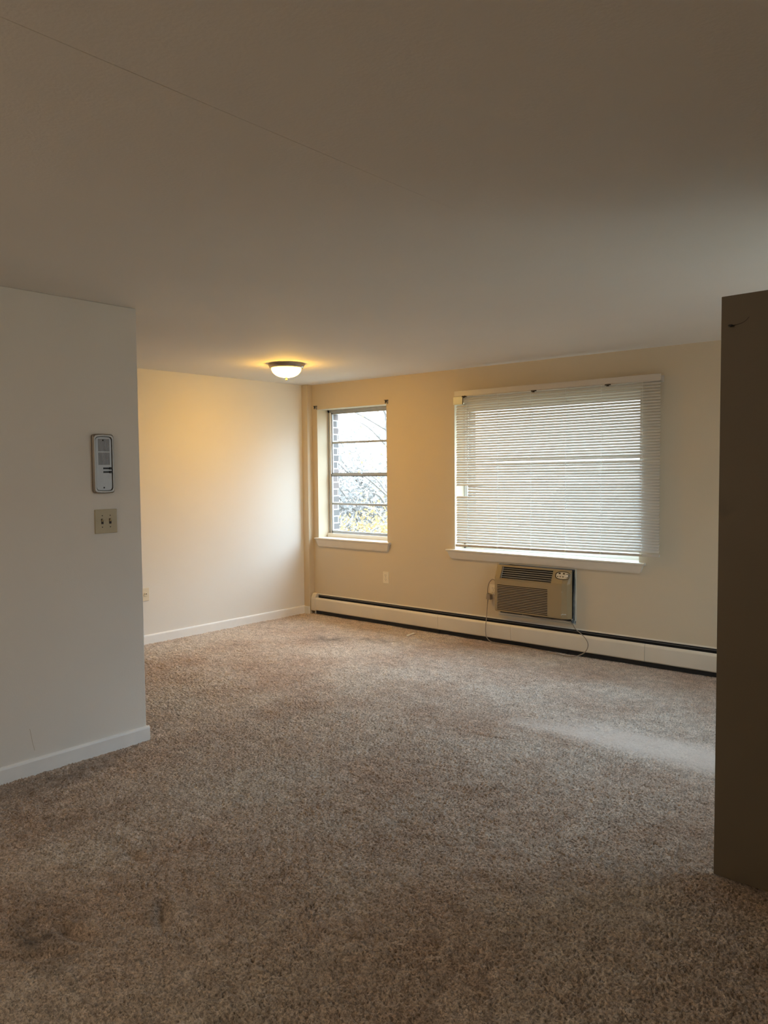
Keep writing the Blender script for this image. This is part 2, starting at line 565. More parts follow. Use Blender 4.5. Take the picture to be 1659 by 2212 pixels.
def rampn(fac, p0, c0, p1, c1):
    r_ = N.new('ShaderNodeValToRGB')
    r_.color_ramp.elements[0].position = p0
    r_.color_ramp.elements[0].color = (*c0, 1)
    r_.color_ramp.elements[1].position = p1
    r_.color_ramp.elements[1].color = (*c1, 1)
    L.new(fac, r_.inputs[0])
    return r_.outputs[0]


def mix(fac, a, b_, mode='MIX'):
    q = N.new('ShaderNodeMix')
    q.data_type = 'RGBA'
    q.blend_type = mode
    if isinstance(fac, float): q.inputs['Factor'].default_value = fac
    else: L.new(fac, q.inputs['Factor'])
    for s_, t_ in ((a, 'A'), (b_, 'B')):
        if isinstance(s_, tuple): q.inputs[6 if t_ == 'A' else 7].default_value = (*s_, 1)
        else: L.new(s_, q.inputs[6 if t_ == 'A' else 7])
    return q.outputs[2]


c_big = rampn(noise(1.5, 5), 0.36, (0.57, 0.43, 0.335), 0.62, (0.71, 0.625, 0.545))
c_med = rampn(noise(14, 4), 0.35, (0.80, 0.78, 0.76), 0.65, (1.1, 1.1, 1.1))
c_fin = rampn(noise(130, 4, 0.8), 0.36, (0.46, 0.43, 0.40), 0.60, (1.45, 1.45, 1.45))
col = mix(1.0, c_big, c_med, 'MULTIPLY')
col = mix(1.0, col, c_fin, 'MULTIPLY')
wa = N.new('ShaderNodeAttribute'); wa.attribute_name = 'pale_patch'
sa = N.new('ShaderNodeAttribute'); sa.attribute_name = 'soil_and_dark'
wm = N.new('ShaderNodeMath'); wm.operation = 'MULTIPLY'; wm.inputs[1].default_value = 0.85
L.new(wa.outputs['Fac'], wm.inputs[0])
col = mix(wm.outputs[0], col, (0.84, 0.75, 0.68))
sm = N.new('ShaderNodeMath'); sm.operation = 'MULTIPLY'; sm.inputs[1].default_value = 0.75
L.new(sa.outputs['Fac'], sm.inputs[0])
col = mix(sm.outputs[0], col, (0.13, 0.105, 0.085))
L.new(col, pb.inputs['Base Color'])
bp = N.new('ShaderNodeBump')
bp.inputs['Strength'].default_value = 0.8
bp.inputs['Distance'].default_value = 0.008
L.new(noise(200, 4, 0.8), bp.inputs['Height'])
L.new(bp.outputs[0], pb.inputs['Normal'])
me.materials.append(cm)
o = bpy.data.objects.new('floor', me)
COL.objects.link(o)
o['kind'] = 'structure'
o = MB().box(XL - .15, 1.30, -1.75, 5.83, -0.2, -0.04).build('floor_slab', M['siding']); o['kind'] = 'structure'


# ------------------------------------------------------------------ baseboards and corner chase
def base_prof(t=0.014, h=0.076):
    return [(0, -0.02), (t, -0.02), (t, h - .012), (t * .85, h - .005), (t * .5, h - .001), (0, h)]


def struct(bd, name, m_, **k):
    o_ = bd.build(name, m_, **k)
    o_['kind'] = 'structure'
    return o_


struct(MB().prism(base_prof(), lambda p, q, a: (XL + p, a, q), 1.0, 5.575), 'baseboard_left', M['trim'])
b = MB().prism(base_prof(), lambda p, q, a: (XN + p, a, q), -1.6, 2.372)
b.prism(base_prof(), lambda p, q, a: (a, 2.358 + p, q), XN - .12, XN + .001)
struct(b, 'baseboard_near', M['trim'])
struct(MB().box(XL - .01, -5.800, 5.575, YB + .01, -.03, H), 'trim_1', M['wall_lamp_toned'], bevel=0.003)
b = MB().prism(base_prof(0.012, .072), lambda p, q, a: (a, 5.575 - p, q), XL + .014, -5.798)
struct(b, 'baseboard_back', M['wall'])
struct(MB().prism(base_prof(), lambda p, q, a: (XR - p, a, q), 2.95, 5.58), 'baseboard_right', M['trim'])


# ------------------------------------------------------------------ windows
def sill(parent, x0, x1, ztop, zap, ydepth):
    yf = 5.604
    b_ = MB()
    prof = [(yf + .006, ztop - .018), (yf, ztop - .012), (yf, ztop - .005), (yf + .004, ztop), (ydepth, ztop), (ydepth, ztop - .018)]
    b_.prism(prof, lambda p, q, a: (a, p, q), x0, x1)
    b_.build('window_sill', M['sillp'], parent)
    z1, z0 = ztop - .018, zap
    b_ = MB()
    # bevelled apron: wider and deeper at the top, returned ends
    s_ = [(0.014, 0.033, z1), (0.020, 0.031, z1 - .012), (0.034, 0.020, z0 + .012), (0.045, 0.015, z0)]
    vs = []
    for e, d, z in s_:
        vs += [(x0 + e, YB - d, z), (x1 - e, YB - d, z), (x1 - e, YB, z), (x0 + e, YB, z)]
    fs = [(3, 2, 1, 0)]
    for i in range(3):
        q = i * 4
        fs += [(q, q + 1, q + 5, q + 4), (q + 1, q + 2, q + 6, q + 5), (q + 2, q + 3, q + 7, q + 6), (q + 3, q, q + 4, q + 7)]
    fs += [(12, 13, 14, 15)]
    b_.add(vs, fs)
    b_.build('apron', M['sillp'], parent)


def pane(parent, x0, x1, y, z0, z1):
    MB().box(x0, x1, y, y + .003, z0, z1).build('pane', M['glass'], parent)


# window 1: narrow double-hung window
w1 = empty('window_1', (-5.2635, 5.74, 0.785), kind='structure')
x0, x1, z0, z1 = SW
b = MB()
b.box(x0, x0 + .020, 5.797, 5.834, z0, z1); b.box(x1 - .020, x1, 5.797, 5.834, z0, z1)
b.box(x0, x1, 5.797, 5.834, z1 - .026, z1); b.box(x0, x1, 5.797, 5.834, z0, z0 + .030)
b.build('window_frame', M['alu'], w1)
b = MB()
b.box(x0 + .020, x0 + .034, 5.803, 5.834, z0 + .03, z1 - .026); b.box(x1 - .034, x1 - .020, 5.803, 5.834, z0 + .03, z1 - .026)
b.build('track', M['rail'], w1)
MB().box(x0 + .001, x1 - .001, 5.772, 5.800, z0, z0 + .038).build('stop_bead', M['jamb'], w1)
for (nm, za, zb, ym, zmunt) in (('upper_sash', 1.425, 2.066, 5.817, 1.757), ('lower_sash', 0.823, 1.437, 5.803, 1.128)):
    b = MB()
    a0, a1 = x0 + .034, x1 - .034
    wtop, wbot = (0.016, 0.022) if nm == 'upper_sash' else (0.020, 0.026)
    b.box(a0, a0 + .013, ym, ym + .014, za, zb); b.box(a1 - .013, a1, ym, ym + .014, za, zb)
    b.box(a0, a1, ym, ym + .014, zb - wtop, zb); b.box(a0, a1, ym, ym + .014, za, za + wbot)
    b.box(a0, a1, ym + .001, ym + .013, zmunt - .010, zmunt + .010)
    s = b.build(nm, M['alu'], w1)
    MB().box(a0 + .012, a1 - .012, ym + .005, ym + .008, za + wbot - .004, zb - wtop + .004).build('pane', M['glass'], s)
    if nm == 'lower_sash':
        MB().box(a0 + .002, a1 - .002, ym - .003, ym, zb - .026, zb - .020).build('weather_strip', M['dark'], s)
        MB().box(-5.29, -5.262, ym - .014, ym + .01, zb - .001, zb + .010).build('sash_lock', M['alu'], s)
sill(w1, -5.756, -4.752, 0.785, 0.696, 5.797)

# window 2: wide window behind the blind
w2 = empty('window_2', (-3.1765, 5.74, 0.765), kind='structure')
x0, x1, z0, z1 = BW
b = MB()
b.box(x0, x0 + .014, 5.79, 5.834, z0, z1); b.box(x1 - .014, x1, 5.79, 5.834, z0, z1)
b.box(x0, x1, 5.79, 5.834, z1 - .03, z1); b.box(x0, x1, 5.79, 5.834, z0, z0 + .045)
b.build('window_frame', M['rail'], w2)
xm = [x0 + .014, x1 - .014]
for (nm, za, zb, ym) in (('upper_sash', 1.42, z1 - .03, 5.812), ('lower_sash', z0 + .045, 1.45, 5.797)):
    b = MB()
    b.box(xm[0], xm[0] + .016, ym, ym + .014, za, zb); b.box(xm[1] - .016, xm[1], ym, ym + .014, za, zb)
    b.box(xm[0], xm[1], ym, ym + .014, zb - .026, zb); b.box(xm[0], xm[1], ym, ym + .014, za, za + .026)
    s = b.build(nm, M['rail'], w2)
    MB().box(xm[0] + .015, xm[1] - .015, ym + .005, ym + .008, za + .022, zb - .022).build('pane', M['glass'], s)
    if nm == 'lower_sash':
        MB().box(-3.20, -3.14, ym - .012, ym + .01, zb - .001, zb + .014).build('sash_lock', M['alu'], s)
sill(w2, -4.092, -2.284, 0.765, 0.683, 5.79)

# window 3: added for cool fill daylight, unseen in the right-hand wall
w3 = empty('added_window', (XR + .1, 4.12, 0.70), kind='structure')
y0, y1, z0, z1 = RW
b = MB()
b.box(.06, .12, y0, y0 + .04, z0, z1); b.box(.06, .12, y1 - .04, y1, z0, z1); b.box(.06, .12, y0, y1, z1 - .04, z1); b.box(.06, .12, y0, y1, z0, z0 + .04)
b.box(.07, .11, (y0 + y1) / 2 - .02, (y0 + y1) / 2 + .02, z0, z1)
b.build('window_frame', M['alu'], w3)
MB().box(.088, .091, y0 + .03, y1 - .03, z0 + .03, z1 - .03).build('pane', M['glass'], w3)
MB().box(XR - .04, .06, y0 - .03, y1 + .03, z0 - .02, z0).build('window_sill', M['trim'], w3)

# ------------------------------------------------------------------ door (open, seen from the hall side)
dr = empty('door_1', (-0.07, 2.812, 0.012), kind='structure')
p0 = Vector((-0.8955, 2.856, -.009)); p1 = Vector((-0.070, 2.821, -.009))
dv = (p1 - p0).normalized(); nv = Vector((-dv.y, dv.x, 0))
a = [p0 + Vector((0, 0, .012)), p1 + Vector((0, 0, .012)), p1 + nv * .035 + Vector((0, 0, .012)), p0 + nv * .035 + Vector((0, 0, .012))]
bb = [q + Vector((0, 0, 2.058)) for q in a]
MB().hexa(a, bb).build('door_slab', M['door'], dr, bevel=0.002)
q0 = p0 + dv * .030
b = MB()
b.tube([q0 - nv * .0 + Vector((0, 0, 1.966)), q0 - nv * .010 + Vector((0, 0, 1.966)), q0 - nv * .014 + dv * .012 + Vector((0, 0, 1.964))], 0.004, 8)
b.build('hook', M['black'], dr, smooth=True)
b = MB()
for k in range(7):
    t0_, t1_ = k / 7, (k + 1) / 7
    f_ = lambda t: q0 + dv * (.008 + .055 * t) + Vector((0, 0, 1.966 + .004 * t + .018 * t ** 4)) - nv * .0005
    u0, u1 = f_(t0_), f_(t1_)
    b.hexa([u0, u1, u1 + Vector((0, 0, .0018)), u0 + Vector((0, 0, .0018))], [u0 + nv * .002, u1 + nv * .002, u1 + nv * .002 + Vector((0, 0, .0018)), u0 + nv * .002 + Vector((0, 0, .0018))])
b.build('scratch', M['slot'], dr)
b = MB()
for zz in (0.25, 1.05, 1.85):
    b.tube([(-.066, 2.862, zz - .045), (-.066, 2.862, zz + .045)], .006, 10)
b.build('hinge', M['brass'], dr)
MB().box(XR - .012, XR + .01, 2.861, 2.925, 0, 2.14).build('door_casing', M['trim'], dr)

# ------------------------------------------------------------------ venetian blind
vb = empty('venetian_blind', (-3.06, 5.59, 0.80), label='wide ivory horizontal-slat blind hanging crooked over the big window', cat='blind')
BX0, BX1, YBL = -3.958, -2.160, 5.588
MB().box(BX0 - .004, BX1 + .006, 5.566, 5.572, 2.100, 2.145).build('valance', M['blind'], vb, bevel=0.002)
MB().box(BX0, BX1, 5.573, 5.612, 2.094, 2.130).build('headrail', M['blind'], vb)
for xx in (-3.859, -3.185, -2.557):
    b = MB()
    b.box(xx - .022, xx + .022, 5.562, 5.575, 2.090, 2.097)
    b.box(xx - .008, xx + .010, 5.560, 5.566, 2.082, 2.094)
    b.build('valance_clip', M['slot'], vb)
for xx, s in ((BX0 + .02, 1), (BX1 - .02, 1)):
    MB().box(xx - .02, xx + .02, 5.61, YB, 2.09, 2.135).build('bracket', M['blind'], vb)
NS = 58
zt, zb_ = 2.078, 0.838
TILT = math.radians(50)
gapshift = 0.006
LAD = (-3.835, -3.53, -3.215, -2.907, -2.612, -2.293)
for i in range(NS):
    z = zt - (zt - zb_) * i / (NS - 1)
    til = TILT + math.radians(rng.uniform(-2, 2))
    x0, x1 = BX0 + rng.uniform(-.002, .002) + .006, BX1 - .003 + rng.uniform(-.0015, .0015)
    wdt = 0.0255
    sag_amp = rng.uniform(-.0003, .0003)
    up_ = 0
    if abs(z - 1.527) < 0.011: up_ = 0.006
    if abs(z - 1.505) < 0.011: til += math.radians(6); up_ = -0.003
    broken = 1.243 < z < 1.320
    if broken: x0 = -3.835
    if i < 3: x0 = -3.872
    seg = 24
    prof = []
    for k in range(5):
        t = (k / 4 - .5)
        yy = t * wdt; zz = 0.0016 * (1 - (2 * t) ** 2)
        prof.append((yy * math.cos(til) - zz * math.sin(til), yy * math.sin(til) + zz * math.cos(til)))
    vs, fs = [], []
    for s_ in range(seg + 1):
        x = x0 + (x1 - x0) * s_ / seg
        dzz = sag_amp * math.sin(x * 9 + i) + (x - BX0) / (BX1 - BX0) * (.005 + .017 * i / NS)
        if up_ : dzz += up_ * max(0, min(1, (x + 3.75) / .3))
        if broken: dzz += (0.010 - 0.006 * (1.32 - z) / .08) * math.exp(-((x - x0) / .10) ** 2) * (1 if z > 1.29 else .3)
        for (py, pz) in prof:
            vs.append((x, YBL + py, z + pz + dzz))
        for (py, pz) in prof[::-1]:
            vs.append((x, YBL + py + .00025, z + pz + dzz - .00015))
    for s_ in range(seg):
        for k in range(9):
            q = s_ * 10 + k
            fs.append((q, q + 1, q + 11, q + 10))
        fs.append((s_ * 10 + 9, s_ * 10, s_ * 10 + 10, s_ * 10 + 19))
    MB().add(vs, fs).build('slat', M['slat'], vb, smooth=True)
b = MB()
_e = lambda x, dz_: [(x, YBL - .012, .798 + dz_), (x, YBL + .012, .798 + dz_), (x, YBL + .012, .818 + dz_), (x, YBL - .012, .818 + dz_)]
b.hexa(_e(BX0 - .004, 0), _e(BX1, .022))
b.build('bottom_rail', M['blind'], vb, bevel=0.003)
for xx in LAD:
    b = MB()
    for yy in (YBL - .0115, YBL + .0135):
        b.tube([(xx, yy, 2.095), (xx, yy, 0.816)], 0.0014, 5)
    b.build('ladder_cord', M['cordw'], vb)
    MB().lathe([(.002, -.006), (.008, -.004), (.008, .002)], (xx, YBL - .013, .808 + .022 * (xx - BX0) / (BX1 - BX0)), 12, axis='y').build('cord_button', M['clear'], vb)
# clouded end piece and the tilt wand stub
MB().box(-3.972, -3.876, 5.566, 5.570, 2.028, 2.094).build('end_piece', M['clear'], vb, bevel=0.001)
b = MB().tube([(-3.868, 5.562, 2.100), (-3.868, 5.560, 2.028)], .0035, 8)
b.tube([(-3.868, 5.562, 2.085), (-3.845, 5.560, 2.100)], .0025, 6)
b.build('tilt_wand', M['slot'], vb)

# ------------------------------------------------------------------ curtain rod brackets
for (xx, zz, lab) in ((-5.735, 2.112, 'small dark curtain rod bracket at left corner of the narrow window'),
                      (-4.784, 2.112, 'small dark curtain rod bracket at right corner of the narrow window')):
    t = empty('curtain_bracket', (xx, YB, zz), label=lab, cat='bracket', group='brackets over the narrow window')
    MB().box(xx - .007, xx + .007, YB - .002, YB, zz - .018, zz + .020).build('plate', M['steel'], t)
    b = MB()
    b.box(xx - .020, xx + .012, YB - .030, YB - .002, zz + .012, zz + .016)
    b.box(xx - .004, xx + .010, YB - .034, YB - .026, zz - .006, zz + .016)
    b.tube(catmull([(xx + .004, YB - .026, zz + .004), (xx + .009, YB - .032, zz - .010), (xx + .004, YB - .038, zz - .014), (xx - .002, YB - .036, zz - .008)], 4), .0028, 6)
    b.build('hook', M['black'], t)


# ------------------------------------------------------------------ baseboard heater
ht = empty('baseboard_heater', (-3.0, 5.60, 0.0), label='long cream metal baseboard heater with black slots along the window wall', cat='heater')
HX0, HX1 = -5.738, XR - .02
MB().box(HX0 - .02, HX1, YB - .008, YB, 0.004, 0.199).build('back_panel', M['black'], ht)
MB().prism([(YB, .205), (YB, .199), (YB - .008, .199), (YB - .014, .196), (YB - .014, .199), (YB - .008, .204)], lambda p, q, a: (a, p, q), HX0, HX1).build('top_lip', M['heater'], ht)
MB().box(HX0, HX1, 5.604, YB - .008, 0.002, 0.160).build('heating_element', M['black'], ht)
b = MB()
b.hexa([(HX0 + .02, 5.622, .187), (-4.15, 5.622, .184), (-4.15, 5.630, .186), (HX0 + .02, 5.630, .189)],
       [(HX0 + .02, 5.622, .1888), (-4.15, 5.622, .1858), (-4.15, 5.630, .1875), (HX0 + .02, 5.630, .1905)])
b.build('damper', M['nickel'], ht)
b = MB()
b.hexa([(-4.148, 5.622, .182), (HX1, 5.622, .186), (HX1, 5.630, .188), (-4.148, 5.630, .184)],
       [(-4.148, 5.622, .1836), (HX1, 5.622, .1876), (HX1, 5.630, .1895), (-4.148, 5.630, .1855)])
b.build('damper', M['steel'], ht)
joints = [HX0, -4.165, -3.41, -2.265, HX1]
for i in range(4):
    a0, a1 = joints[i] + .0012, joints[i + 1] - .0012
    prof = [(5.598, .1705), (5.586, .156), (5.584, .150), (5.586, .045), (5.592, .037), (5.6, .037), (5.593, .047), (5.591, .148), (5.603, .167)]
    MB().prism(prof, lambda p, q, a: (a, p, q), a0, a1).build('front_panel', M['heater'], ht)
prof = [(YB, .206), (YB - .012, .212), (YB - .035, .206), (YB - .055, .180), (YB - .063, .150), (YB - .063, .035), (YB - .055, .030), (YB, .030)]
MB().prism(prof, lambda p, q, a: (a, p, q), -5.792, HX0 + .006).build('end_cap', M['heater'], ht, bevel=0.003)
MB().box(-5.752, -5.735, 5.60, 5.625, .001, .035).build('foot', M['heater'], ht)
for xx in (-4.165, -2.9, -1.6):
    MB().box(xx - .008, xx + .008, 5.598, 5.62, .001, .04).build('foot', M['black'], ht)

# ------------------------------------------------------------------ air conditioner
ac = empty('air_conditioner', (-3.19, 5.60, 0.28), label='beige through-wall air conditioner with louvred front under the big window', cat='air conditioner')
AX0, AX1 = -3.553, -2.864
YF, YK = 5.545, 5.612
zs = [.281, .286, .297, .508, .548, .563, .655, .664, .669]


def yprof(z):
    if z <= .556: y = YF
    else: y = YF + (z - .556) / (.674 - .556) * .052
    if z < .283: y += .012
    elif z < .29: y += .003
    if z > .667: y += .014
    return y


xs = [AX0, AX0 + .006, AX0 + .020, -3.515, -3.487, -3.045, -3.018, -2.922, -2.884, AX1 - .003, AX1]
xoff = [.045, .014, .001, 0, 0, 0, 0, 0, .018, .045, .062]
vs, fs = [], []
for z in zs:
    for x, oo in zip(xs, xoff):
        vs.append((x, min(YK, yprof(z) + oo * (1 if z < .56 else .8)), z))
n = len(xs)
hole = lambda i, j: (2 <= j <= 2 and 3 <= i <= 4) or (j == 5 and 4 <= i <= 5)
for j in range(len(zs) - 1):
    for i in range(n - 1):
        if not hole(i, j):
            fs.append((j * n + i, j * n + i + 1, (j + 1) * n + i + 1, (j + 1) * n + i))
b = MB().add(vs, fs)
# back rim, top, bottom, sides
m0 = len(b.v)
for j in range(len(zs) - 1):
    b.add([(xs[0], YK, zs[j]), vs[j * n], vs[(j + 1) * n], (xs[0], YK, zs[j + 1])], [(0, 1, 2, 3)])
    b.add([(xs[-1], YK, zs[j]), vs[j * n + n - 1], vs[(j + 1) * n + n - 1], (xs[-1], YK, zs[j + 1])], [(0, 1, 2, 3)])
for i in range(n - 1):
    for jj in (0, len(zs) - 1):
        b.add([vs[jj * n + i], vs[jj * n + i + 1], (xs[i + 1], YK, zs[jj]), (xs[i], YK, zs[jj])], [(0, 1, 2, 3)])
# hole rims
for (xa, xb, za, zc, dep) in ((-3.515, -3.045, .297, .508, .016), (-3.487, -3.018, .563, .655, .018)):
    ya, yc = yprof(za), yprof(zc)
    b.add([(xa, ya, za), (xb, ya, za), (xb, ya + dep, za), (xa, ya + dep, za)], [(0, 1, 2, 3)])
    b.add([(xa, yc, zc), (xb, yc, zc), (xb, yc + dep, zc), (xa, yc + dep, zc)], [(0, 1, 2, 3)])
    for xx in (xa, xb):
        b.add([(xx, ya, za), (xx, yc, zc), (xx, yc + dep, zc), (xx, ya + dep, za)], [(0, 1, 2, 3)])
b.build('housing', M['ac'], ac, fix=False)
g = MB().box(-3.520, -3.040, YF + .014, YF + .018, .290, .515).build('intake_grille', M['slot'], ac)
b = MB()
nl = 15
for k in range(nl):
    z = .300 + (.505 - .300) * (k + .5) / nl
    b.box(-3.516, -3.044, YF + .0005, YF + .006, z - .0032, z + .0028)
b.build('louver', M['ac2'], g)
g = MB()
ya, yc = yprof(.563), yprof(.655)
g.hexa([(-3.49, ya + .016, .560), (-3.015, ya + .016, .560), (-3.015, yc + .016, .658), (-3.49, yc + .016, .658)],
       [(-3.49, ya + .019, .560), (-3.015, ya + .019, .560), (-3.015, yc + .019, .658), (-3.49, yc + .019, .658)])
g = g.build('discharge_grille', M['black'], ac)
b = MB()
for k in range(5):
    z = .561 + .092 * (k + .8) / 5.5
    y = yprof(z) + .003
    b.hexa([(-3.486, y, z), (-3.019, y, z), (-3.019, y + .004, z + .0008), (-3.486, y + .004, z + .0008)],
           [(-3.486, y, z + .0022), (-3.019, y, z + .0022), (-3.019, y + .004, z + .003), (-3.486, y + .004, z + .003)])
b.tube([(-3.480, ya + .003, .565), (-3.480, yc + .003, .653)], .0018, 6)
b.build('louver', M['chrome'], g)
# raised rim round the discharge grille
b = MB()
ring = [(-3.490, .560), (-3.014, .560), (-3.014, .658), (-3.490, .658), (-3.490, .560)]
b.tube([(x, yprof(z) - .0005, z) for x, z in ring], .0032, 6)
b.build('grille_rim', M['ac'], ac, smooth=True)


# control panel: an oval lying on the sloping upper front
def on_slope(u, v, off=0.0):
    """u along x, v up the slope from its middle"""
    z = .626 + v * .905
    return (u, YF + (z - .556) / .118 * .052 - off, z)


def oval(cx, w, h, off0, off1, k=32):
    A, B_ = [], []
    for i in range(k):
        an = 2 * math.pi * i / k
        ex = 2.6
        c_, s_ = math.cos(an), math.sin(an)
        u = cx + w * math.copysign(abs(c_) ** (2 / ex), c_)
        v = h * math.copysign(abs(s_) ** (2 / ex), s_)
        A.append(on_slope(u, v, off0)); B_.append(on_slope(u, v, off1))
    return A, B_


def oval_mb(cx, w, h, off0, off1, k=32):
    A, B_ = oval(cx, w, h, off0, off1, k)
    return MB().add(A + B_, [tuple(range(k)), tuple(range(k, 2 * k))] + [(i, (i + 1) % k, k + (i + 1) % k, k + i) for i in range(k)])


oval_mb(-2.928, .064, .034, 0.0005, .0018).build('control_surround', M['slot'], ac)
cpn = oval_mb(-2.925, .058, .028, 0.001, .003).build('control_panel', M['chrome'], ac)
for (u, v, w, h) in ((-2.955, .018, .016, .007), (-2.918, .018, .016, .007), (-2.967, -.009, .009, .0045), (-2.945, -.009, .009, .0045), (-2.921, -.009, .011, .0045)):
    P = [on_slope(u - w / 2 * 1.1, v - h, .003), on_slope(u + w / 2 * 1.1, v - h, .003), on_slope(u + w / 2 * 1.1, v + h * .6, .003), on_slope(u - w / 2 * 1.1, v + h * .6, .003)]
    Q = [(p[0], p[1] - .002, p[2]) for p in P]
    MB().hexa(P, Q).build('button', M['black'], cpn)
oval_mb(-2.887, .017, .017, .0032, .0040, 24).build('dial_ring', M['black'], cpn)
oval_mb(-2.889, .0125, .0125, .0035, .010, 24).build('knob', M['knob'], cpn)
MB().lathe([(.007, 0), (.006, -.003), (.003, -.004)], (-2.918, YF, .498), 16, axis='y').build('indicator_button', M['ac2'], ac)
# small raised emblem in the lower corner
b = MB()
b.tube(catmull([(-2.925, YF - .001, .3155), (-2.917, YF + .001, .3195), (-2.913, YF + .004, .3255), (-2.910, YF + .006, .320), (-2.904, YF + .008, .3235), (-2.900, YF + .010, .3195), (-2.893, YF + .013, .324), (-2.889, YF + .015, .318)], 5), .0017, 5)
b.build('emblem', M['knob'], ac)
MB().box(AX0 + .03, -2.870, YK - .004, 5.90, .262, .655).build('chassis', M['black'], ac)
b = MB()
for (xa, xb, za, zc) in ((AC[0] - .006, AC[0] + .004, AC[2] - .004, AC[3] + .004), (AC[1] - .004, AC[1] + .004, AC[2] + .030, AC[3] + .004), (AC[0], AC[1], AC[3] - .003, AC[3] + .004), (AC[0], AC[1], AC[2] - .004, AC[2] + .003)):
    b.box(xa, xb, YB - .014, 5.97, za, zc)
b.build('sleeve', M['sleeve'], ac)
b = MB()
b.tube(catmull([(-2.852, YB - .004, .655), (-2.853, YB - .010, .55), (-2.858, YB - .018, .42), (-2.857, YB - .012, .32), (-2.864, YB - .020, .268), (-2.868, YB - .024, .238)], 6), [.009] * 22 + [.010, .012, .013, .013, .013, .012, .009, .006, .003], 8)
b.build('foam_seal', M['foam'], ac, smooth=True)
b = MB().box(-3.545, -2.86, YB - .001 - .03, YB - .001, .245, .281)
b.build('drip_tray', M['sleeve'], ac)

# power cord with plug
pc = empty('power_cord', (-3.2, 5.53, 0.0), label='thin tan power cord looping from the air conditioner down to the carpet', cat='cord')
pts = [(-3.30, 5.585, .270), (-3.10, 5.575, .262), (-2.96, 5.578, .268), (-2.868, 5.600, .255), (-2.815, 5.575, .215), (-2.735, 5.562, .165), (-2.696, 5.550, .110), (-2.725, 5.545, .045),
       (-2.81, 5.520, .008), (-2.95, 5.520, .006), (-3.12, 5.535, .012), (-3.35, 5.550, .012), (-3.55, 5.556, .008), (-3.625, 5.562, .035), (-3.645, 5.567, .10), (-3.640, 5.572, .20), (-3.652, 5.606, .30), (-3.652, 5.618, .375)]
MB().tube(catmull(pts, 8), .0036, 8).build('cable', M['cord'], pc, smooth=True)
pts = [(-3.650, 5.612, .395), (-3.644, 5.600, .45), (-3.625, 5.592, .505), (-3.592, 5.588, .538), (-3.568, 5.590, .533), (-3.553, 5.598, .510), (-3.545, 5.612, .47)]
MB().tube(catmull(pts, 8), .0036, 8).build('cable', M['cord'], pc, smooth=True)
b = MB()
b.hexa([(-3.662, 5.600, .362), (-3.618, 5.600, .358), (-3.616, 5.636, .360), (-3.660, 5.636, .364)],
       [(-3.655, 5.600, .412), (-3.622, 5.600, .404), (-3.620, 5.636, .404), (-3.653, 5.636, .412)])
b.build('plug', M['cord'], pc, bevel=0.003)


# ------------------------------------------------------------------ outlets
def outlet(loc, rot, label, name='wall_outlet', w=.072, h=.112):
    """duplex outlet; local frame: x right, z up, -y out of the wall"""
    t = empty(name, loc, label=label, cat='outlet')
    R_ = Matrix.Rotation(rot, 4, 'Z')

    def bld(mb, nm, m_, par, **k):
        mb.v = [tuple(R_ @ Vector(p) + Vector(loc)) for p in mb.v]
        ob = mb.build(nm, m_, t, **k)
        if par is not t:
            ob.parent = par
            ob.matrix_parent_inverse = Matrix.Identity(4)
            ob.matrix_parent_inverse = (t.matrix_world @ Matrix.Identity(4)).inverted() @ Matrix.Identity(4) if False else Matrix.Translation(-Vector(loc)) @ Matrix.Identity(4) if False else Matrix.Identity(4)
        return ob
    pl = bld(MB().box(-w / 2, w / 2, -.006, 0, -h / 2, h / 2), 'cover_plate', M['outlet'], t, bevel=0.0025)
    for s_ in (1, -1):
        zc_ = s_ * .0195
        bld(MB().box(-.0165, .0165, -.0085, -.005, zc_ - .0145, zc_ + .0145), 'receptacle', M['outlet'], t, bevel=0.002)
        bb_ = MB()
        bb_.box(-.009, -.0065, -.0092, -.008, zc_ + .000, zc_ + .009)
        bb_.box(.0065, .009, -.0092, -.008, zc_ + .001, zc_ + .008)
        bb_.box(-.0022, .0022, -.0092, -.008, zc_ - .011, zc_ - .0065)
        bld(bb_, 'slot', M['slot'], t)
    bld(MB().lathe([(.003, -.0065), (.003, -.0075), (.001, -.008)], (0, 0, 0), 12, axis='y'), 'screw', M['nickel'], t)
    return t


outlet((-4.820, YB, .446), 0, 'ivory wall outlet below the narrow window, above the baseboard heater')
outlet((-3.612, YB, .432), 0, 'wall outlet partly hidden by the left side of the air conditioner')
# outlet on the far left wall, half hidden by the wall edge
lx = (XL, 3.708, .426)
t = empty('wall_outlet', lx, label='ivory outlet on the far left wall beside the near wall edge', cat='outlet')
MB().box(XL, XL + .006, lx[1] - .036, lx[1] + .036, lx[2] - .056, lx[2] + .056).build('cover_plate', M['outlet'], t, bevel=0.0025)
MB().lathe([(.019, .005), (.019, .0085), (.016, .010)], (XL, lx[1], lx[2]), 24, axis='x').build('receptacle', M['outlet'], t)
b = MB()
b.box(XL + .0095, XL + .0112, lx[1] - .010, lx[1] - .006, lx[2] - .002, lx[2] + .010)
b.box(XL + .0095, XL + .0112, lx[1] + .004, lx[1] + .009, lx[2] - .002, lx[2] + .010)
b.build('slot', M['slot'], t)

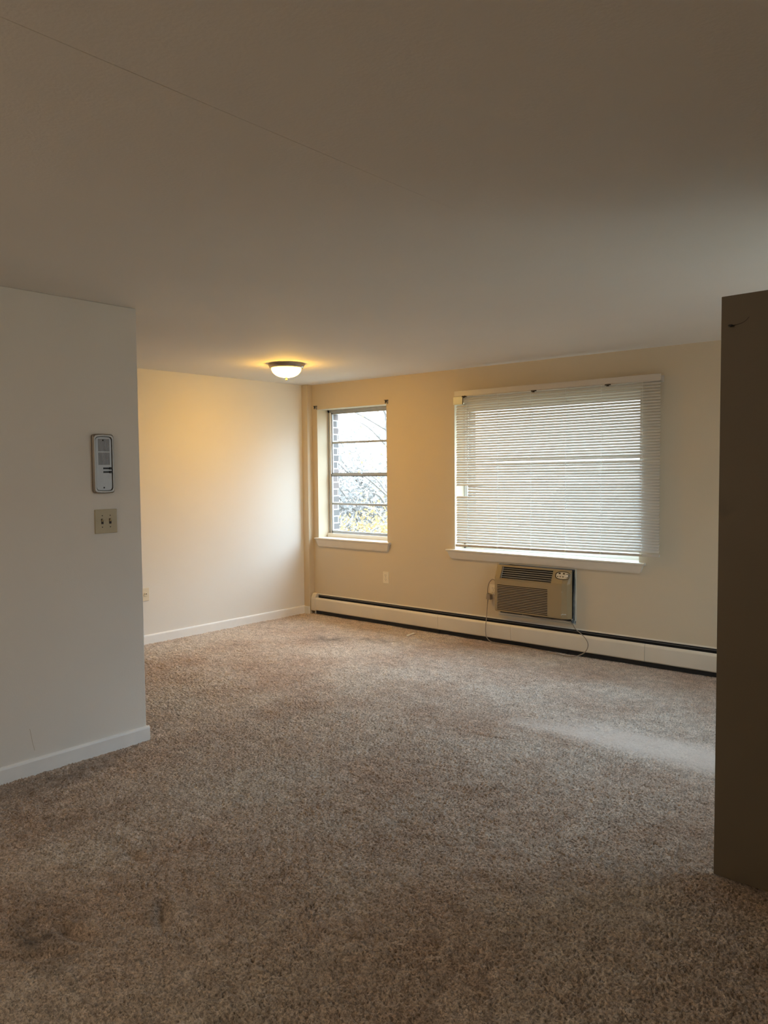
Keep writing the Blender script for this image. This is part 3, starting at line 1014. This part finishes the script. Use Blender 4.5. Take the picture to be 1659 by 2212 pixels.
# ------------------------------------------------------------------ light switch
sw = (XN, 2.149, 1.2165)
t = empty('light_switch', sw, label='almond double light switch plate under the intercom', cat='light switch')
MB().box(XN, XN + .006, sw[1] - .0625, sw[1] + .0625, sw[2] - .0625, sw[2] + .0625).build('switch_plate', M['almond'], t, bevel=0.002)
for s_ in (-1, 1):
    yc_ = sw[1] - .000 + s_ * .0225
    MB().box(XN + .004, XN + .0066, yc_ - .0065, yc_ + .0065, sw[2] - .014, sw[2] + .014).build('toggle_slot', M['slot'], t)
    b = MB()
    b.hexa([(XN + .003, yc_ - .0045, sw[2] - .004), (XN + .003, yc_ + .0045, sw[2] - .004), (XN + .003, yc_ + .0045, sw[2] + .006), (XN + .003, yc_ - .0045, sw[2] + .006)],
           [(XN + .018, yc_ - .0035, sw[2] + .006), (XN + .018, yc_ + .0035, sw[2] + .006), (XN + .016, yc_ + .0035, sw[2] + .014), (XN + .016, yc_ - .0035, sw[2] + .014)])
    b.build('toggle', M['almond'], t)
    for dz_ in (.030, -.030):
        MB().lathe([(.0028, .005), (.0028, .0068), (.001, .0072)], (XN, yc_, sw[2] + dz_), 10, axis='x').build('screw', M['slot'], t)

# ------------------------------------------------------------------ intercom
ic = (XN, 2.139, 1.516)
t = empty('intercom', ic, label='tall silver intercom panel with slotted speaker grille and two black sliders', cat='intercom')
hw, hh = .060, .151


def bowed(y, z, w, h):
    """rounded rectangle outline with slightly bowed top and bottom"""
    pts_ = []
    r_ = .014
    for (cy_, cz_, a0_) in ((y + w - r_, z + h - r_, 0), (y - w + r_, z + h - r_, 90), (y - w + r_, z - h + r_, 180), (y + w - r_, z - h + r_, 270)):
        for k in range(5):
            an = math.radians(a0_ + 90 * k / 4)
            pts_.append((cy_ + r_ * math.cos(an), cz_ + r_ * math.sin(an)))
    out = []
    for (a_, c_) in pts_:
        bow = .004 * (1 - ((a_ - y) / w) ** 2) * (1 if c_ > z else -1) * (abs(c_ - z) > h * .8)
        out.append((a_, c_ + bow))
    # extra points along top and bottom for the bow
    top = [(y + w * k_, z + h + .004 * (1 - k_ * k_)) for k_ in (.5, 0, -.5)]
    bot = [(y + w * k_, z - h - .004 * (1 - k_ * k_)) for k_ in (-.5, 0, .5)]
    return out[:5] + top + out[5:15] + bot + out[15:]


def loft(outlines):
    b_ = MB()
    n_ = len(outlines[0][1])
    vs_ = []
    for (xo, ol) in outlines:
        vs_ += [(xo, a_, c_) for a_, c_ in ol]
    fs_ = [(i * n_ + k, i * n_ + (k + 1) % n_, (i + 1) * n_ + (k + 1) % n_, (i + 1) * n_ + k) for i in range(len(outlines) - 1) for k in range(n_)]
    fs_ += [tuple(range(n_))[::-1], tuple((len(outlines) - 1) * n_ + k for k in range(n_))]
    return b_.add(vs_, fs_)


loft([(XN, bowed(ic[1], ic[2], hw, hh)), (XN + .012, bowed(ic[1], ic[2], hw, hh)), (XN + .020, bowed(ic[1], ic[2], hw - .006, hh - .006)),
      (XN + .020, bowed(ic[1], ic[2], hw - .013, hh - .013)), (XN + .010, bowed(ic[1], ic[2], hw - .014, hh - .014))]).build('bezel', M['bezel'], t)
loft([(XN + .009, bowed(ic[1], ic[2], hw - .0145, hh - .0145)), (XN + .0105, bowed(ic[1], ic[2], hw - .0145, hh - .0145))]).build('gap', M['slot'], t)
loft([(XN + .009, bowed(ic[1] - .001, ic[2], hw - .0165, hh - .0165)), (XN + .017, bowed(ic[1] - .001, ic[2], hw - .0165, hh - .0165))]).build('face_plate', M['intercom'], t)
b = MB()
for (za, zc) in ((1.580, 1.644), (1.510, 1.574)):
    for k in range(9):
        yy = 2.111 + .0072 * k
        b.box(XN + .0165, XN + .0176, yy - .0014, yy + .0014, za, zc)
b.build('speaker_grille', M['slot'], t)
for zz in (1.492, 1.473):
    b = MB().box(XN + .0165, XN + .0185, 2.134, 2.183, zz - .0045, zz + .0045)
    b.build('slider', M['black'], t)
    MB().box(XN + .0165, XN + .024, 2.168, 2.181, zz - .006, zz + .006).build('slider_tip', M['black'], t)
for zz in (1.637, 1.392):
    MB().lathe([(.0038, .0165), (.0038, .0185), (.002, .019)], (XN, ic[1] - .003, zz), 12, axis='x').build('screw', M['slot'], t)

# hairline crack low on the near wall
b = MB()
cp_ = [(1.716, .225), (1.722, .19), (1.727, .155), (1.737, .112)]
for (a_, c_), (d_, e_) in zip(cp_[:-1], cp_[1:]):
    b.hexa([(XN - .001, a_, c_), (XN - .001, a_ + .0013, c_), (XN - .001, d_ + .0013, e_), (XN - .001, d_, e_)],
           [(XN + .0004, a_, c_), (XN + .0004, a_ + .0013, c_), (XN + .0004, d_ + .0013, e_), (XN + .0004, d_, e_)])
b.build('trim_2', M['ac2'])['kind'] = 'structure'

# ------------------------------------------------------------------ ceiling lamp
LC = (-4.80, 4.385)
lp = empty('ceiling_lamp', (LC[0], LC[1], H), label='lit flush ceiling lamp with frosted glass bowl and brushed nickel rim', cat='lamp')
MB().lathe([(.150, H), (.150, H - .006), (.143, H - .020), (.137, H - .032), (.126, H - .037), (.120, H - .034)], (LC[0], LC[1], 0), 64).build('rim', M['nickel'], lp, smooth=True)
prof = []
for k in range(13):
    an = math.pi / 2 * k / 12
    prof.append((.122 * math.cos(an) ** .9 if k < 12 else .004, H - .034 - .076 * math.sin(an)))
MB().lathe(prof, (LC[0], LC[1], 0), 64).build('glass_bowl', M['lampglass'], lp, smooth=True)
MB().lathe([(.004, 2.238), (.011, 2.234), (.007, 2.228), (.004, 2.225), (.009, 2.221), (.007, 2.214), (.002, 2.211)], (LC[0], LC[1], 0), 20).build('finial', M['brass'], lp, smooth=True)

# ------------------------------------------------------------------ paper slip on the carpet
b = MB()
pa, pb_ = Vector((-4.306, 5.320, .006)), Vector((-4.330, 5.450, .008))
dd = (pb_ - pa).normalized(); nn = Vector((-dd.y, dd.x, 0)) * .012
k = 6
vs = []
for i in range(k + 1):
    c_ = pa + (pb_ - pa) * i / k + Vector((0, 0, .002 * math.sin(i)))
    vs += [c_ - nn, c_ + nn]
vs2 = [Vector(v) + Vector((0, 0, .0006)) for v in vs]
fs = []
for i in range(k):
    q = 2 * i
    fs += [(q, q + 1, q + 3, q + 2), (q + 14, q + 16, q + 17, q + 15), (q, q + 2, q + 16, q + 14), (q + 1, q + 15, q + 17, q + 3)]
fs += [(0, 14, 15, 1), (12, 13, 27, 26)]
o = MB().add(vs + vs2, fs).build('paper_strip', M['paper'])
tag(o, 'small white paper strip lying on the carpet near the heater', 'paper')

# ------------------------------------------------------------------ outside
b = MB().box(-45, 25, 5.97, 60, -3.2, -3.0)
o = b.build('ground', M['grass']); o['kind'] = 'structure'


def tree(loc, hgt, rad, nleaf, leafm, label, name, seed, leaf=.06, squash=1.0, base=.35, group=None, nb=26):
    r_ = random.Random(seed)
    t_ = empty(name, loc, label=label, cat='tree' if 'tree' in name else 'shrub', group=group)
    b_ = MB()
    bx, by, bz = loc
    top = Vector((bx + r_.uniform(-.3, .3), by, bz + hgt * .9))
    P = [Vector(loc), Vector((bx + .1, by, bz + hgt * .4)), top]
    b_.tube(catmull(P, 6), [max(.02, .13 * (1 - i / 13)) for i in range(13)], 8)
    tips = []
    for i in range(nb):
        s_ = base + (1 - base) * r_.random()
        st = Vector((bx, by, bz + hgt * s_ * .85))
        an = r_.uniform(0, 6.283)
        ln = rad * r_.uniform(.6, 1.0)
        en = st + Vector((math.cos(an) * ln, math.sin(an) * ln, ln * r_.uniform(.2, .8)))
        md = (st + en) / 2 + Vector((r_.uniform(-.2, .2), r_.uniform(-.2, .2), .15))
        cc = catmull([st, md, en], 4)
        b_.tube(cc, [max(.006, .035 * (1 - j / 9)) for j in range(9)], 5)
        tips += cc[3:]
    b_.build('trunk', M['bark'], t_)
    b_ = MB()
    for i in range(nleaf):
        c_ = r_.choice(tips) + Vector([r_.gauss(0, rad * .20) for _ in range(3)])
        u = Vector([r_.gauss(0, 1) for _ in range(3)]).normalized()
        w = u.cross(Vector([r_.gauss(0, 1) for _ in range(3)])).normalized()
        l_ = leaf * r_.uniform(.6, 1.4)
        b_.add([c_ - u * l_, c_ - w * l_ * .45, c_ + u * l_, c_ + w * l_ * .45], [(0, 1, 2, 3)])
    b_.build('foliage', leafm, t_, fix=False)
    return t_


tree((-10.9, 12.9, -3.0), 7.0, 1.5, 450, M['leafy'], 'thin bare-branched tree with few yellow leaves outside the narrow window', 'autumn_tree', 3, .035, nb=40)
tree((-9.3, 10.0, -3.0), 3.5, 1.2, 9000, M['leafy'], 'low dense orange-yellow shrub outside the narrow window', 'autumn_shrub', 5, .035, base=.2, nb=40)
tree((-14.8, 16.3, -3.0), 4.9, 2.0, 9000, M['leafg'], 'greyish leafy tree behind the yellow shrub outside', 'leafy_tree', 8, .06, base=.2, nb=40)
gr = empty('garage', (-6.9, 15.5, -3.0), label='white garage with dark brown roof dimly seen through the blind', cat='building')
MB().box(-8.0, -4.6, 14.2, 17.5, -3.0, .40).build('wall', M['siding'], gr)
MB().prism([(13.8, .30), (15.85, 1.12), (17.9, .30)], lambda p, q, a: (a, p, q), -8.3, -4.3).build('roof', M['roof'], gr)
